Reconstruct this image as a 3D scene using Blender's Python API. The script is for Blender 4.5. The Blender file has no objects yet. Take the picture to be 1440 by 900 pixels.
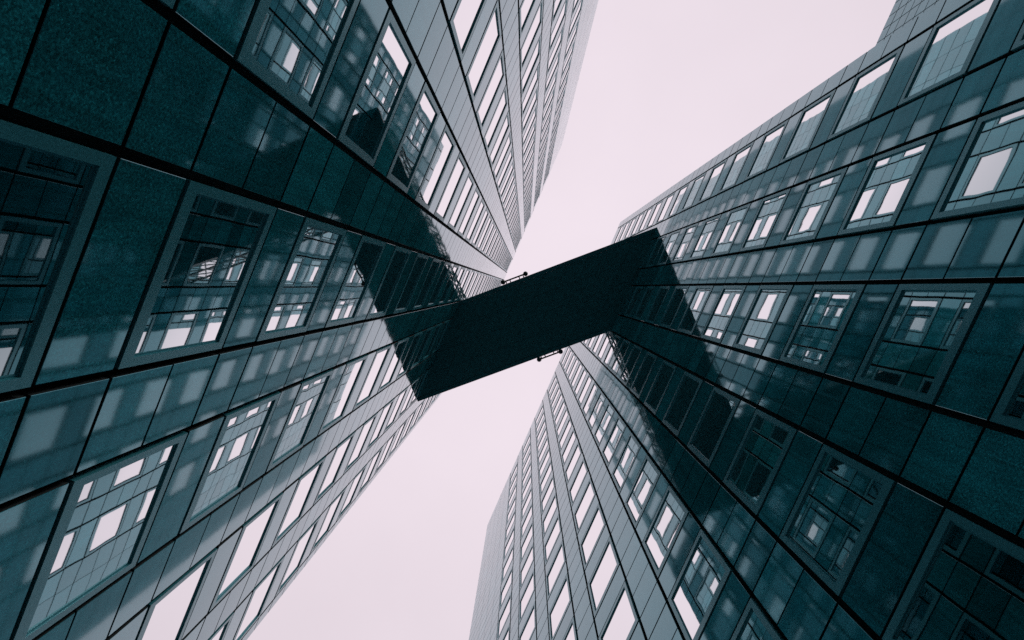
import bpy, math, random
from mathutils import Matrix, Vector

random.seed(7)
S = bpy.context.scene
R = math.radians

# ------------------------------------------------------------------ camera, sky, sun, exposure
EYE = 1.6
CAM_M = ((0.9184670216701468, -0.3947305699866784, 0.024619244959219185),      # image right
         (0.3954975463307469, 0.9166629620444396, -0.05753872489265802),       # image down
         (0.00014474366557008298, 0.06258427225674436, 0.9980396725157598))    # view direction
F_PX = 800.0                                                                   # focal length for a 1440 px wide frame
cd = bpy.data.cameras.new('camera')
cam = bpy.data.objects.new('camera', cd)
S.collection.objects.link(cam)
r_, d_, f_ = [Vector(v) for v in CAM_M]
m = Matrix.Identity(4)
for i in range(3):
    m[i][0], m[i][1], m[i][2] = r_[i], -d_[i], -f_[i]
m[2][3] = EYE
cam.matrix_world = m
cd.sensor_width = 36.0
cd.lens = F_PX / 1440 * 36
cd.clip_start, cd.clip_end = 0.05, 6000
S.camera = cam

SUN_EL, SUN_AZ = R(30), R(163)          # azimuth clockwise from +Y
wd = bpy.data.worlds.new('World'); S.world = wd; wd.use_nodes = True
nt = wd.node_tree; nt.nodes.clear()
sky = nt.nodes.new('ShaderNodeTexSky'); sky.sky_type = 'NISHITA'; sky.sun_disc = False
sky.sun_elevation = SUN_EL; sky.sun_rotation = SUN_AZ
mx = nt.nodes.new('ShaderNodeMix'); mx.data_type = 'RGBA'
mx.inputs['Factor'].default_value = 0.94                       # an overcast layer over the clear sky
mx.inputs['B'].default_value = (8.95, 7.85, 8.55, 1)
bg = nt.nodes.new('ShaderNodeBackground'); bg.inputs['Strength'].default_value = 0.1
wo = nt.nodes.new('ShaderNodeOutputWorld')
# overcast luminance: brightest overhead, falling towards the horizon, with faint cloud tone
wtc = nt.nodes.new('ShaderNodeTexCoord'); wsx = nt.nodes.new('ShaderNodeSeparateXYZ'); nt.links.new(wtc.outputs['Generated'], wsx.inputs[0])
wcl = nt.nodes.new('ShaderNodeTexNoise'); wcl.inputs['Scale'].default_value = 5.0; wcl.inputs['Detail'].default_value = 5; nt.links.new(wtc.outputs['Generated'], wcl.inputs['Vector'])
def wmath(op, a, b):
    x = nt.nodes.new('ShaderNodeMath'); x.operation = op
    for i, v in enumerate((a, b)):
        if isinstance(v, (int, float)): x.inputs[i].default_value = v
        else: nt.links.new(v, x.inputs[i])
    return x.outputs[0]
lum = wmath('ADD', wmath('MULTIPLY', wmath('MAXIMUM', wsx.outputs[2], 0.0), 0.52), 0.505)
lum = wmath('MULTIPLY', lum, wmath('ADD', wmath('MULTIPLY', wcl.outputs['Fac'], 0.09), 0.965))
wsc = nt.nodes.new('ShaderNodeVectorMath'); wsc.operation = 'SCALE'
nt.links.new(sky.outputs[0], mx.inputs['A']); nt.links.new(mx.outputs['Result'], wsc.inputs[0]); nt.links.new(lum, wsc.inputs['Scale'])
nt.links.new(wsc.outputs[0], bg.inputs['Color'])
nt.links.new(bg.outputs[0], wo.inputs['Surface'])
ld = bpy.data.lights.new('sun', 'SUN'); ld.energy = 0.6; ld.angle = R(14); ld.color = (1, 0.96, 0.9)
sun = bpy.data.objects.new('sun', ld); S.collection.objects.link(sun)
sd = Vector((math.sin(SUN_AZ) * math.cos(SUN_EL), math.cos(SUN_AZ) * math.cos(SUN_EL), math.sin(SUN_EL)))
sun.rotation_euler = sd.to_track_quat('Z', 'Y').to_euler(); sun.location = (0, 0, 150)

vs = S.view_settings
vs.view_transform = 'Standard'; vs.look = 'None'; vs.exposure = 0.0; vs.gamma = 1.0; vs.use_curve_mapping = False
S.cycles.max_bounces = 16; S.cycles.glossy_bounces = 14; S.cycles.diffuse_bounces = 4
S.cycles.caustics_reflective = True; S.cycles.sample_clamp_indirect = 0; S.cycles.use_denoising = False

# ------------------------------------------------------------------ materials
def mat(name):
    m = bpy.data.materials.new(name); m.use_nodes = True
    n = m.node_tree.nodes; b = n['Principled BSDF']
    return m, n, m.node_tree.links, b
def ramp(n, stops):
    r = n.new('ShaderNodeValToRGB'); e = r.color_ramp.elements
    e[0].position, e[0].color = stops[0][0], (*stops[0][1], 1)
    e[1].position, e[1].color = stops[-1][0], (*stops[-1][1], 1)
    for p, c in stops[1:-1]:
        x = e.new(p); x.color = (*c, 1)
    return r
def math_node(n, l, op, a, b):
    x = n.new('ShaderNodeMath'); x.operation = op
    for i, v in enumerate((a, b)):
        if isinstance(v, (int, float)): x.inputs[i].default_value = v
        else: l.new(v, x.inputs[i])
    return x.outputs[0]

def granite(name, base, rough):
    m, n, l, b = mat(name)
    geo = n.new('ShaderNodeNewGeometry')
    tc = n.new('ShaderNodeTexCoord')
    sp = n.new('ShaderNodeTexNoise'); sp.inputs['Scale'].default_value = 26; sp.inputs['Detail'].default_value = 5; sp.inputs['Roughness'].default_value = 0.75
    l.new(tc.outputs['Object'], sp.inputs['Vector'])
    gr = n.new('ShaderNodeTexVoronoi'); gr.inputs['Scale'].default_value = 55
    l.new(tc.outputs['Object'], gr.inputs['Vector'])
    st = n.new('ShaderNodeTexNoise'); st.inputs['Scale'].default_value = 0.9; st.inputs['Detail'].default_value = 6; st.inputs['Roughness'].default_value = 0.6
    l.new(tc.outputs['Object'], st.inputs['Vector'])
    c = [tuple(k * f for k in base) for f in (0.3, 0.75, 1.15, 2.6)]
    r = ramp(n, [(0.3, c[0]), (0.46, c[1]), (0.58, c[2]), (0.72, c[3])]); l.new(sp.outputs['Fac'], r.inputs['Fac'])
    sep = n.new('ShaderNodeSeparateColor'); l.new(gr.outputs['Color'], sep.inputs[0])
    f1 = math_node(n, l, 'ADD', math_node(n, l, 'MULTIPLY', sep.outputs[0], 0.9), 0.55)
    f2 = math_node(n, l, 'ADD', math_node(n, l, 'MULTIPLY', geo.outputs['Random Per Island'], 0.8), 0.6)
    f3 = math_node(n, l, 'ADD', math_node(n, l, 'MULTIPLY', st.outputs['Fac'], 1.0), 0.5)
    mp = n.new('ShaderNodeMapping'); mp.inputs['Scale'].default_value = (5, 5, 0.45); l.new(tc.outputs['Object'], mp.inputs['Vector'])
    sk = n.new('ShaderNodeTexNoise'); sk.inputs['Scale'].default_value = 1.0; sk.inputs['Detail'].default_value = 5; l.new(mp.outputs[0], sk.inputs['Vector'])
    f4 = math_node(n, l, 'ADD', math_node(n, l, 'MULTIPLY', sk.outputs['Fac'], 1.1), 0.45)        # rain streaks
    f = math_node(n, l, 'MULTIPLY', math_node(n, l, 'MULTIPLY', f1, f2), math_node(n, l, 'MULTIPLY', f3, f4))
    mu = n.new('ShaderNodeVectorMath'); mu.operation = 'SCALE'
    l.new(r.outputs['Color'], mu.inputs[0]); l.new(f, mu.inputs['Scale'])
    l.new(mu.outputs[0], b.inputs['Base Color'])
    rr = math_node(n, l, 'ADD', math_node(n, l, 'MULTIPLY', st.outputs['Fac'], 0.05), rough - 0.025)
    l.new(rr, b.inputs['Roughness']); b.inputs['IOR'].default_value = 2.6; b.inputs['Specular Tint'].default_value = (0.22, 0.8, 0.95, 1)
    wv = n.new('ShaderNodeTexNoise'); wv.inputs['Scale'].default_value = 0.8; wv.inputs['Detail'].default_value = 1
    l.new(tc.outputs['Object'], wv.inputs['Vector'])
    bp = n.new('ShaderNodeBump'); bp.inputs['Strength'].default_value = 0.3; bp.inputs['Distance'].default_value = 0.004
    l.new(wv.outputs['Fac'], bp.inputs['Height'])
    bp2 = n.new('ShaderNodeBump'); bp2.inputs['Strength'].default_value = 0.05; bp2.inputs['Distance'].default_value = 0.001
    l.new(sp.outputs['Fac'], bp2.inputs['Height']); l.new(bp.outputs[0], bp2.inputs['Normal'])
    l.new(bp2.outputs[0], b.inputs['Normal'])
    b.inputs['Coat Weight'].default_value = 0.55; b.inputs['Coat Roughness'].default_value = 0.04; b.inputs['Coat IOR'].default_value = 1.38     # sealed polish
    l.new(bp.outputs[0], b.inputs['Coat Normal'])
    return m
def plain(name, base, rough, metal=0.0, scale=9.0, amount=0.5):
    m, n, l, b = mat(name)
    tc = n.new('ShaderNodeTexCoord'); t = n.new('ShaderNodeTexNoise')
    t.inputs['Scale'].default_value = scale; t.inputs['Detail'].default_value = 8; t.inputs['Roughness'].default_value = 0.7
    l.new(tc.outputs['Object'], t.inputs['Vector'])
    r = ramp(n, [(0.3, tuple(c * (1 - amount) for c in base)), (0.7, tuple(c * (1 + amount) for c in base))])
    l.new(t.outputs['Fac'], r.inputs['Fac']); l.new(r.outputs['Color'], b.inputs['Base Color'])
    b.inputs['Metallic'].default_value = metal
    l.new(math_node(n, l, 'ADD', math_node(n, l, 'MULTIPLY', t.outputs['Fac'], 0.2), rough - 0.1), b.inputs['Roughness'])
    return m
def mirror_glass():
    m, n, l, b = mat('coated_glass')
    tc = n.new('ShaderNodeTexCoord'); oi = n.new('ShaderNodeObjectInfo'); geo = n.new('ShaderNodeNewGeometry')
    lw = n.new('ShaderNodeLayerWeight')                      # the coating reflects more at a slant, as such glass does
    rc = ramp(n, [(0.0, (0.30, 0.38, 0.40)), (0.31, (0.40, 0.48, 0.50)), (0.46, (0.68, 0.75, 0.76)), (0.58, (0.95, 0.965, 0.97)), (0.8, (0.985, 0.985, 0.985))])
    l.new(lw.outputs['Facing'], rc.inputs['Fac']); l.new(rc.outputs['Color'], b.inputs['Base Color'])
    b.inputs['Metallic'].default_value = 1.0; b.inputs['Roughness'].default_value = 0.015
    t = n.new('ShaderNodeTexNoise'); t.inputs['Scale'].default_value = 0.75; t.inputs['Detail'].default_value = 1.5
    l.new(geo.outputs['Position'], t.inputs['Vector'])
    bp = n.new('ShaderNodeBump'); bp.inputs['Strength'].default_value = 0.3; bp.inputs['Distance'].default_value = 0.006
    l.new(t.outputs['Fac'], bp.inputs['Height']); l.new(bp.outputs[0], b.inputs['Normal'])
    return m
M_GRAN = granite('polished_granite', (0.014, 0.185, 0.215), 0.045)
M_JOINT = plain('dark_joint', (0.002, 0.010, 0.012), 0.7)
M_FRAME = plain('window_metal', (0.045, 0.235, 0.28), 0.24, 0.0, 45, 0.3)
fb_ = M_FRAME.node_tree.nodes['Principled BSDF']; fb_.inputs['IOR'].default_value = 2.3; fb_.inputs['Specular Tint'].default_value = (0.4, 0.9, 1, 1)
M_GLASS = mirror_glass()
M_STEEL = plain('dark_steel', (0.011, 0.14, 0.16), 0.55, 0.0, 3, 0.35)
M_BLACK = plain('black_metal', (0.004, 0.02, 0.024), 0.45, 0.0, 20, 0.3)
M_ROOF = plain('roof_gravel', (0.12, 0.15, 0.16), 0.9, 0, 30, 0.4)
M_PAVE = plain('paving', (0.10, 0.15, 0.16), 0.8, 0, 1.2, 0.35)

# ------------------------------------------------------------------ mesh helpers
class MB:
    def __init__(s): s.v = []; s.f = []; s.mi = []
    def box(s, a, b, mi=0, skip=(), jit=0.0):
        x0, y0, z0 = a; x1, y1, z1 = b
        k = len(s.v)
        vs = [[x0, y0, z0], [x1, y0, z0], [x1, y1, z0], [x0, y1, z0], [x0, y0, z1], [x1, y0, z1], [x1, y1, z1], [x0, y1, z1]]
        s.v += vs
        F = {'-z': (0, 3, 2, 1), '+z': (4, 5, 6, 7), '-y': (0, 1, 5, 4), '+x': (1, 2, 6, 5), '+y': (2, 3, 7, 6), '-x': (3, 0, 4, 7)}
        for n, f in F.items():
            if n not in skip:
                s.f.append([k + i for i in f]); s.mi.append(mi)
    def panel(s, X, sgn, y0, y1, z0, z1, depth, tilt=0.0, mi=0):
        """a slab on a facade plane x = X facing sgn, slightly tilted, with chamfered edges"""
        k = len(s.v); c = 0.004
        ty, tz = random.gauss(0, tilt), random.gauss(0, tilt)
        ym, zm = (y0 + y1) / 2, (z0 + z1) / 2
        P = lambda x, y, z: [x + ty * (y - ym) + tz * (z - zm), y, z]
        xb, xf, xc = X - sgn * depth, X, X - sgn * c
        s.v += [[xb, y0, z0], [xb, y1, z0], [xb, y1, z1], [xb, y0, z1]]
        s.v += [P(xc, y0, z0), P(xc, y1, z0), P(xc, y1, z1), P(xc, y0, z1)]
        s.v += [P(xf, y0 + c, z0 + c), P(xf, y1 - c, z0 + c), P(xf, y1 - c, z1 - c), P(xf, y0 + c, z1 - c)]
        q = []
        for o in (0, 4):
            for i in range(4):
                j = (i + 1) % 4
                q.append([k + o + i, k + o + j, k + o + 4 + j, k + o + 4 + i])
        q.append([k + 8, k + 9, k + 10, k + 11])
        if sgn < 0: q = [f[::-1] for f in q]
        s.f += q; s.mi += ([1] * 4 + [mi] * 5)
    def tube(s, a, b, r, n=8, mi=0, caps=True):
        a, b = Vector(a), Vector(b); d = (b - a).normalized()
        u = d.orthogonal().normalized(); w = d.cross(u); k = len(s.v)
        for p in (a, b):
            for i in range(n):
                t = 2 * math.pi * i / n
                s.v.append(list(p + r * (math.cos(t) * u + math.sin(t) * w)))
        for i in range(n):
            j = (i + 1) % n
            s.f.append([k + i, k + j, k + n + j, k + n + i]); s.mi.append(mi)
        if caps:
            s.f.append([k + i for i in range(n)][::-1]); s.f.append([k + n + i for i in range(n)]); s.mi += [mi, mi]
    def bar(s, a, b, w, h, mi=0):
        """rectangular bar, w across, h upwards"""
        a, b = Vector(a), Vector(b); d = (b - a).normalized()
        u = d.cross(Vector((0, 0, 1)))
        u = u.normalized() if u.length > 1e-4 else Vector((1, 0, 0)); n = u.cross(d).normalized(); k = len(s.v)
        for p in (a, b):
            for su, sn in ((-1, -1), (1, -1), (1, 1), (-1, 1)):
                s.v.append(list(p + su * u * w / 2 + sn * n * h / 2))
        for f in ((0, 3, 2, 1), (4, 5, 6, 7), (0, 1, 5, 4), (1, 2, 6, 5), (2, 3, 7, 6), (3, 0, 4, 7)):
            s.f.append([k + i for i in f]); s.mi.append(mi)
    def sphere(s, c, r, n=14, mi=0):
        k = len(s.v); m_ = n // 2
        for i in range(m_ + 1):
            th = math.pi * i / m_
            for j in range(n):
                ph = 2 * math.pi * j / n
                s.v.append([c[0] + r * math.sin(th) * math.cos(ph), c[1] + r * math.sin(th) * math.sin(ph), c[2] + r * math.cos(th)])
        for i in range(m_):
            for j in range(n):
                s.f.append([k + i * n + j, k + (i + 1) * n + j, k + (i + 1) * n + (j + 1) % n, k + i * n + (j + 1) % n]); s.mi.append(mi)
    def build(s, name, mats, parent=None, loc=(0, 0, 0)):
        me = bpy.data.meshes.new(name); me.from_pydata(s.v, [], s.f); me.update()
        for m_ in (mats if isinstance(mats, (list, tuple)) else [mats]): me.materials.append(m_)
        me.polygons.foreach_set('material_index', s.mi)
        o = bpy.data.objects.new(name, me); S.collection.objects.link(o)
        o.location = loc
        if parent: o.parent = parent
        return o
def link(name, me, parent, loc, rot=(0, 0, 0)):
    o = bpy.data.objects.new(name, me); S.collection.objects.link(o); o.parent = parent; o.location = loc; o.rotation_euler = rot
    return o
def thing(name, label, cat, loc, group=None):
    o = bpy.data.objects.new(name, None); S.collection.objects.link(o); o.location = loc; o.empty_display_size = 0.5
    o['label'] = label; o['category'] = cat
    if group: o['group'] = group
    return o

# ------------------------------------------------------------------ ground
g = MB(); g.v = [[-2500, -2500, 0], [2500, -2500, 0], [2500, 2500, 0], [-2500, 2500, 0]]; g.f = [[0, 1, 2, 3]]; g.mi = [0]
o = g.build('ground', M_PAVE); o['kind'] = 'structure'

# ------------------------------------------------------------------ towers
H, WH = 3.6, 2.436            # storey, window height
GAP = 0.06                   # half width of the dark joint along a window strip
def project(P):
    d = Vector(P) - Vector((0, 0, EYE))
    c = [Vector(v).dot(d) for v in CAM_M]
    if c[2] < 0.1: return None
    return 720 + F_PX * c[0] / c[2], 450 + F_PX * c[1] / c[2]
def shown_area(X, y0, y1, z0, z1):
    p = [project((X, y, z)) for y, z in ((y0, z0), (y1, z0), (y1, z1), (y0, z1))]
    if None in p: return 0
    cx, cy = sum(q[0] for q in p) / 4, sum(q[1] for q in p) / 4
    a = 0.5 * abs(sum(p[i][0] * p[(i + 1) % 4][1] - p[(i + 1) % 4][0] * p[i][1] for i in range(4)))
    if max(q[0] for q in p) < 0 or min(q[0] for q in p) > 1440 or max(q[1] for q in p) < 0 or min(q[1] for q in p) > 900: return 0
    return a
def frame_shape(mb, X, sg, y0, y1, z0, z1):
    """flat metal surround with a raised outer lip and a reveal down to the glass"""
    s, bt, tp, pr, dp = 0.13, 0.21, 0.16, 0.012, 0.09
    a0, a1 = (X - sg * dp, X + sg * pr)
    xa, xb = min(a0, a1), max(a0, a1)
    mb.box((xa, y0, z0), (xb, y0 + s, z1)); mb.box((xa, y1 - s, z0), (xb, y1, z1))
    mb.box((xa, y0 + s, z0), (xb, y1 - s, z0 + bt)); mb.box((xa, y0 + s, z1 - tp), (xb, y1 - s, z1))
    c0, c1 = sorted((X - sg * (dp - 0.02), X - sg * 0.02)); e = 0.028       # inner glazing bead
    mb.box((c0, y0 + s, z0 + bt), (c1, y0 + s + e, z1 - tp)); mb.box((c0, y1 - s - e, z0 + bt), (c1, y1 - s, z1 - tp))
    mb.box((c0, y0 + s + e, z0 + bt), (c1, y1 - s - e, z0 + bt + e)); mb.box((c0, y0 + s + e, z1 - tp - e), (c1, y1 - s - e, z1 - tp))
    return s, bt, tp

def tower(name, label, X, sg, ya, yb, ztop, w, p, y_first, n0, n1, sill, depth):
    """facade plane at x = X facing sg; window strips n0..n1 of width w, piers of width p"""
    root = thing(name, label, 'office tower', (X - sg * depth / 2, (ya + yb) / 2, 0))
    off = Vector(root.location)
    wall = MB()
    # body of the building behind the cladding
    bx = sorted((X - sg * 0.14, X - sg * (depth - 0.14)))
    wall.box((bx[0], ya + 0.14, 0), (bx[1], yb - 0.14, ztop), 1)
    # horizontal joints: sill and head of every storey
    zs = []; z = sill - H
    while z < ztop:
        zs.append(z); z += H
    def cells(y0, y1, split):
        for z in zs:
            for (a, b) in ((z, z + WH), (z + WH, z + H)):
                a2, b2 = max(a, 0.02), min(b, ztop - 0.02)
                if b2 - a2 < 0.1: continue
                ym = (y0 + y1) / 2
                if split == 1 and b - a > 2:
                    zm = (a + b) / 2
                    for (q0, q1) in ((a2, zm), (zm, b2)):
                        if q1 - q0 > 0.1: wall.panel(X, sg, y0, y1, q0 + 0.02, q1 - 0.02, 0.1, 0.0016)
                else:
                    wall.panel(X, sg, y0, y1, a2 + 0.036, b2 - 0.036, 0.1, 0.0016)
    strips = [(y_first + n * (w + p), y_first + n * (w + p) + w) for n in range(n0, n1 + 1)]
    wins = []
    for (s0, s1) in strips:
        for z in zs:
            if z + H <= ztop - 0.4 and z > 0:
                wins.append((shown_area(X, s0, s1, z, z + WH), s0, s1, z))
            else:
                a2, b2 = max(z, 0.02), min(z + WH, ztop - 0.02)
                if b2 - a2 > 0.1: wall.panel(X, sg, s0 + GAP, s1 - GAP, a2 + 0.036, b2 - 0.036, 0.1, 0.0016)
            a2, b2 = max(z + WH, 0.02), min(z + H, ztop - 0.02)
            if b2 - a2 > 0.1: wall.panel(X, sg, s0 + GAP, s1 - GAP, a2 + 0.036, b2 - 0.036, 0.1, 0.0016)
    piers = [(strips[i][1], strips[i + 1][0]) for i in range(len(strips) - 1)]
    for (s0, s1) in piers: cells(s0 + GAP, s1 - GAP, 1)
    # the plain end bays
    for (e0, e1) in ((ya, strips[0][0]), (strips[-1][1], yb)):
        n = max(1, round((e1 - e0) / 1.5)); st = (e1 - e0) / n
        for i in range(n):
            l = 0.0 if i == 0 and e0 == ya else (GAP if i == 0 else 0.012)
            h = 0.0 if i == n - 1 and e1 == yb else (GAP if i == n - 1 else 0.012)
            cells(e0 + i * st + l, e0 + (i + 1) * st - h, 1)
    # the two end walls and the back, clad in larger slabs
    def end(yy, sy):
        n = max(1, round((depth - 0.3) / 1.5)); st = (depth - 0.3) / n
        x0 = min(X - sg * 0.15, X - sg * (depth - 0.15))
        for z in zs:
            for (a, b) in ((z, z + WH), (z + WH, z + H)):
                a2, b2 = max(a, 0.02), min(b, ztop - 0.02)
                if b2 - a2 < 0.1: continue
                for i in range(n):
                    q = sorted((yy, yy - sy * 0.1))
                    wall.box((x0 + i * st + 0.012, q[0], a2 + 0.02), (x0 + (i + 1) * st - 0.012, q[1], b2 - 0.02))
    end(ya, -1); end(yb, 1)
    XB = X - sg * depth
    n = round((yb - ya) / 2.0); st = (yb - ya) / n
    for z in zs:
        a2, b2 = max(z, 0.02), min(z + H, ztop - 0.02)
        if b2 - a2 < 0.1: continue
        for i in range(n): wall.panel(XB, -sg, ya + i * st + 0.015, ya + (i + 1) * st - 0.015, a2 + 0.02, b2 - 0.02, 0.1, 0.0005)
    for v in wall.v: v[0] -= off.x; v[1] -= off.y
    wall.build('wall', [M_GRAN, M_JOINT], root)
    # parapet coping and roof
    q = sorted((X - sg * 0.03, XB + sg * 0.03)); cp = MB(); t = 0.5
    cp.box((q[0], ya + 0.03, ztop), (q[0] + t, yb - 0.03, ztop + 0.12)); cp.box((q[1] - t, ya + 0.03, ztop), (q[1], yb - 0.03, ztop + 0.12))
    cp.box((q[0] + t, ya + 0.03, ztop), (q[1] - t, ya + t, ztop + 0.12)); cp.box((q[0] + t, yb - t, ztop), (q[1] - t, yb - 0.03, ztop + 0.12))
    for v in cp.v: v[0] -= off.x; v[1] -= off.y
    cp.build('parapet', M_FRAME, root)
    rf = MB(); rf.box((q[0] + t, ya + t, ztop - 0.2), (q[1] - t, yb - t, ztop + 0.04))
    for v in rf.v: v[0] -= off.x; v[1] -= off.y
    rf.build('roof', M_ROOF, root)
    # windows: the hundred that show largest are parts, the others one part
    wins.sort(key=lambda t_: -t_[0])
    fw = w - 2 * GAP; fz = WH - 0.07
    fb = MB(); s, bt, tp = frame_shape(fb, 0, sg, -fw / 2, fw / 2, 0, fz)
    fme = bpy.data.meshes.new('window'); fme.from_pydata(fb.v, [], fb.f); fme.materials.append(M_FRAME)
    gb = MB(); gx = sorted((0.0, -sg * 0.02))
    gb.box((gx[0], -fw / 2 + s, -(fz - bt - tp) / 2), (gx[1], fw / 2 - s, (fz - bt - tp) / 2))
    gme = bpy.data.meshes.new('pane'); gme.from_pydata(gb.v, [], gb.f); gme.materials.append(M_GLASS)
    rest = MB()
    for i, (ar, s0, s1, z) in enumerate(wins):
        yc = (s0 + s1) / 2; z0 = z + 0.035
        if i < 100 and ar > 0:
            wn = link('window', fme, root, (X - off.x, yc - off.y, z0))
            link('pane', gme, wn, (-sg * 0.03, 0, bt + (fz - bt - tp) / 2), (0, random.gauss(0, 0.0022), random.gauss(0, 0.0022)))
        else:
            frame_shape(rest, X - off.x, sg, yc - fw / 2 - off.y, yc + fw / 2 - off.y, z0, z0 + fz)
            rest.panel(X - off.x - sg * 0.03, sg, yc - fw / 2 + s - off.y, yc + fw / 2 - s - off.y, z0 + bt, z0 + fz - tp, 0.02, 0.0022, 1)
    rs = rest.build('window', [M_FRAME, M_GLASS], root); rs['kind'] = 'stuff'
    return root

XL, XR = -4.199, 7.281
tower('office_tower', 'taller dark granite office tower whose mirrored facade fills the left half', XL, 1, -26.1, 15.55, 105.6,
      2.596, 1.408, 0.355, -5, 3, (6.759 + EYE) % H, 18.0)
tower('office_tower', 'shorter dark granite office tower with mirrored windows rising on the right', XR, -1, -11.6, 29.0, 70.6,
      2.395, 1.367, -3.255, -2, 6, (9.917 + EYE) % H, 18.0)

# ------------------------------------------------------------------ low wing beyond the right tower
def wing():
    X = XR + 0.25; ya, yb, zt = -34.0, -11.62, 21.4; dep = 14
    root = thing('office_wing', 'low stone-clad wing with narrow panels adjoining the shorter tower, top right', 'building wing', (X + dep / 2, (ya + yb) / 2, 0))
    off = root.location
    w = MB(); w.box((X + 0.12, ya + 0.02, 0), (X + dep, yb, zt - 0.02), 1)
    win = []
    ny = int((yb - ya) / 0.46); st = (yb - ya) / ny
    zs = [zt - 0.46 - 0.46 * i for i in range(46)]
    for i in range(ny):
        y1 = yb - i * st; y0 = y1 - st
        w.panel(X, -1, y0 + 0.012, y1 - 0.012, zt - 0.44, zt, 0.08, 0.001)
        for k, z1 in enumerate(zs):
            z0 = z1 - 0.46
            if z0 < 0: z0 = 0.01
            if z1 - z0 < 0.1: continue
            if i % 8 in (4, 5) and k % 8 in (3, 4, 5, 6):
                if k % 8 == 3 and i % 8 == 5: win.append((y0, y1 + st, z1 - 1.84, z1))
                continue
            w.panel(X, -1, y0 + 0.012, y1 - 0.012, z0 + 0.012, z1 - 0.012, 0.08, 0.001)
    for v in w.v: v[0] -= off.x; v[1] -= off.y
    w.build('wall', [M_GRAN, M_JOINT], root)
    fb = MB(); g_ = MB()
    for (y0, y1, z0, z1) in win:
        if z0 < 0.2: continue
        m1 = MB(); e = 0.05
        for (a, b) in (((y0 + .012, z0 + .012), (y0 + e, z1 - .012)), ((y1 - e, z0 + .012), (y1 - .012, z1 - .012)),
                       ((y0 + e, z0 + .012), (y1 - e, z0 + e)), ((y0 + e, z1 - e), (y1 - e, z1 - .012))):
            m1.box((X - 0.01 - off.x, a[0] - off.y, a[1]), (X + 0.08 - off.x, b[0] - off.y, b[1]))
        wn = m1.build('window', M_FRAME, root)
        m2 = MB(); m2.panel(X + 0.05 - off.x, -1, y0 + e - off.y, y1 - e - off.y, z0 + e, z1 - e, 0.02, 0.002)
        m2.build('pane', [M_GLASS, M_JOINT], wn)
    r = MB(); r.box((X + 0.05 - off.x, ya - off.y, zt), (X + dep - off.x, yb - off.y, zt + 0.1)); r.build('roof', M_ROOF, root)
wing()

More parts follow.
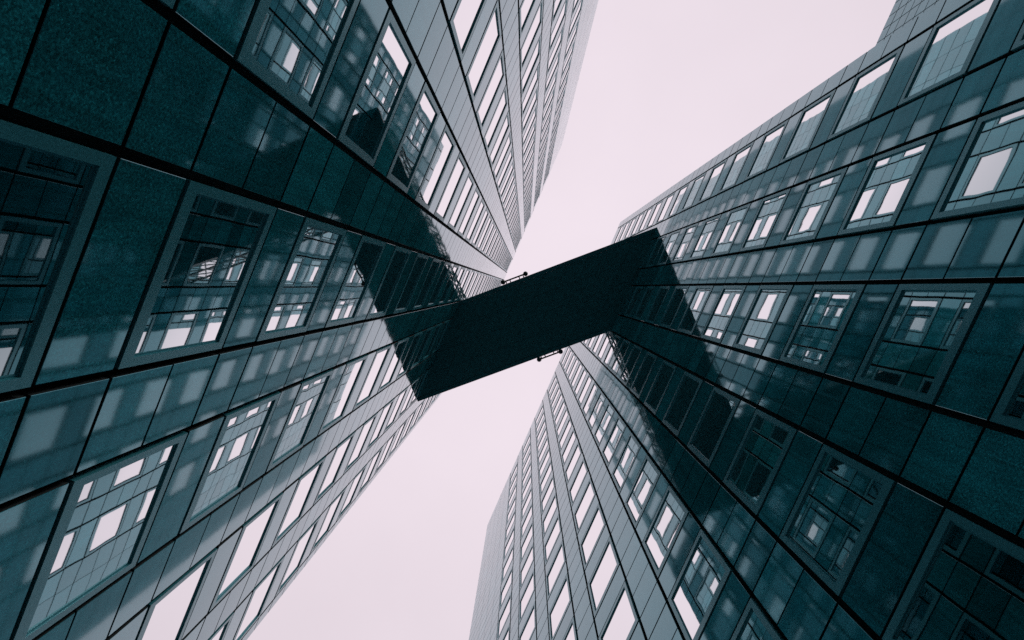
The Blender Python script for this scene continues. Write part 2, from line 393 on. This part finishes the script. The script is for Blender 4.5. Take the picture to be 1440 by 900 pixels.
# ------------------------------------------------------------------ bridge between the towers
def bridge():
    ZB = 43.5 + EYE
    A0, A1 = Vector((XL - 0.05, 3.0, 0)), Vector((XL - 0.05, 11.5, 0))      # left end, two corners
    B0, B1 = Vector((XR + 0.05, -8.1, 0)), Vector((XR + 0.05, 0.45, 0))     # right end
    mid = (A0 + A1 + B0 + B1) / 4
    root = thing('footbridge', 'dark footbridge with lattice sides crossing high between the two towers', 'bridge', (mid.x, mid.y, ZB))
    def P(v, z): return Vector((v.x - mid.x, v.y - mid.y, z))
    d = MB()
    def slab(mb, c, z0, z1):
        k = len(mb.v)
        for z in (z0, z1):
            for v in c: mb.v.append(list(P(v, z)))
        for f in ((0, 1, 2, 3), (7, 6, 5, 4), (0, 4, 5, 1), (1, 5, 6, 2), (2, 6, 7, 3), (3, 7, 4, 0)):
            mb.f.append([k + i for i in f]); mb.mi.append(0)
    al = (B0 - A0).normalized()
    ins = (A1 - A0).normalized() * 0.42
    slab(d, [A0 + ins, B0 + ins, B1 - ins, A1 - ins], 0.06, 0.5)
    d.build('deck', M_STEEL, root)
    for (a, b, s_) in ((A0, B0, 1), (A1, B1, -1)):
        e = MB(); q = ins * s_
        slab(e, [a, b, b + q * 0.98, a + q * 0.98], 0.0, 0.62)
        e.build('edge_beam', M_STEEL, root)
    sf = MB(); nl, nw = 9, 4
    for i in range(nl):
        for j in range(nw):
            def q_(u, v): return (A0 + ins).lerp(B0 + ins, u).lerp((A1 - ins).lerp(B1 - ins, u), v)
            g1, g2 = 0.0012, 0.0022
            c_ = [q_(i / nl + g1, j / nw + g2), q_((i + 1) / nl - g1, j / nw + g2), q_((i + 1) / nl - g1, (j + 1) / nw - g2), q_(i / nl + g1, (j + 1) / nw - g2)]
            slab(sf, c_, 0.03 + random.uniform(0, 0.004), 0.058)
    sf.build('soffit', M_STEEL, root)
    # lattice sides
    HT = 5.8
    for (a, b, s_) in ((A0, B0, 1), (A1, B1, -1)):
        q = ins * s_ * 0.5; a, b = a + q, b + q
        t = MB(); n = 10; lv = (0.6, 3.2, HT)
        t.bar(P(a, HT), P(b, HT), 0.15, 0.18); t.bar(P(a, lv[1]), P(b, lv[1]), 0.12, 0.12);
        for i in range(n + 1):
            v = a.lerp(b, i / n); t.bar(P(v, 0.6), P(v + Vector((0, 0.001, 0)), HT), 0.06, 0.06)
        for i in range(n):
            u, v = a.lerp(b, i / n), a.lerp(b, (i + 1) / n)
            for k in (0, 1):
                t.bar(P(u, lv[k]), P(v, lv[k + 1]), 0.075, 0.075); t.bar(P(u, lv[k + 1]), P(v, lv[k]), 0.07, 0.07)
        t.build('lattice_girder', M_STEEL, root)
    # the short pipe rails with round ends fixed outside each edge
    nrm = Vector((al.y, -al.x, 0)).normalized()
    for (p0, p1, out) in (((-1.84, 0.26), (-0.45, -0.93), -1), ((3.02, 4.59), (4.29, 3.38), 1)):
        c0, c1 = Vector((*p0, 0)), Vector((*p1, 0))
        edge = A0 if out < 0 else A1
        def snap(c, off):
            tt = (c - edge).dot(al); x = edge + al * tt
            side = (c - edge) - al * tt
            sn = side.normalized() if side.length > 1e-3 else nrm
            base = (A0 - A1) if out < 0 else (A1 - A0)
            perp = base - al * base.dot(al); perp.normalize()
            return x + perp * off
        rr = MB()
        e0, e1 = snap(c0, 0.2), snap(c1, 0.2)
        rr.tube(P(e0, 0.1), P(e1, 0.1), 0.06, 10)
        for tq in (0.12, 0.3, 0.7, 0.88):
            m_ = e0.lerp(e1, tq); i_ = snap(m_, -0.02)
            rr.tube(P(m_, 0.1), P(i_, 0.14), 0.04, 8)
        rail = rr.build('pipe_rail', M_BLACK, root)
        for e in (e0, e1):
            k = MB(); k.sphere(P(e, 0.1), 0.19); k.build('end_lamp', M_BLACK, rail)
bridge()
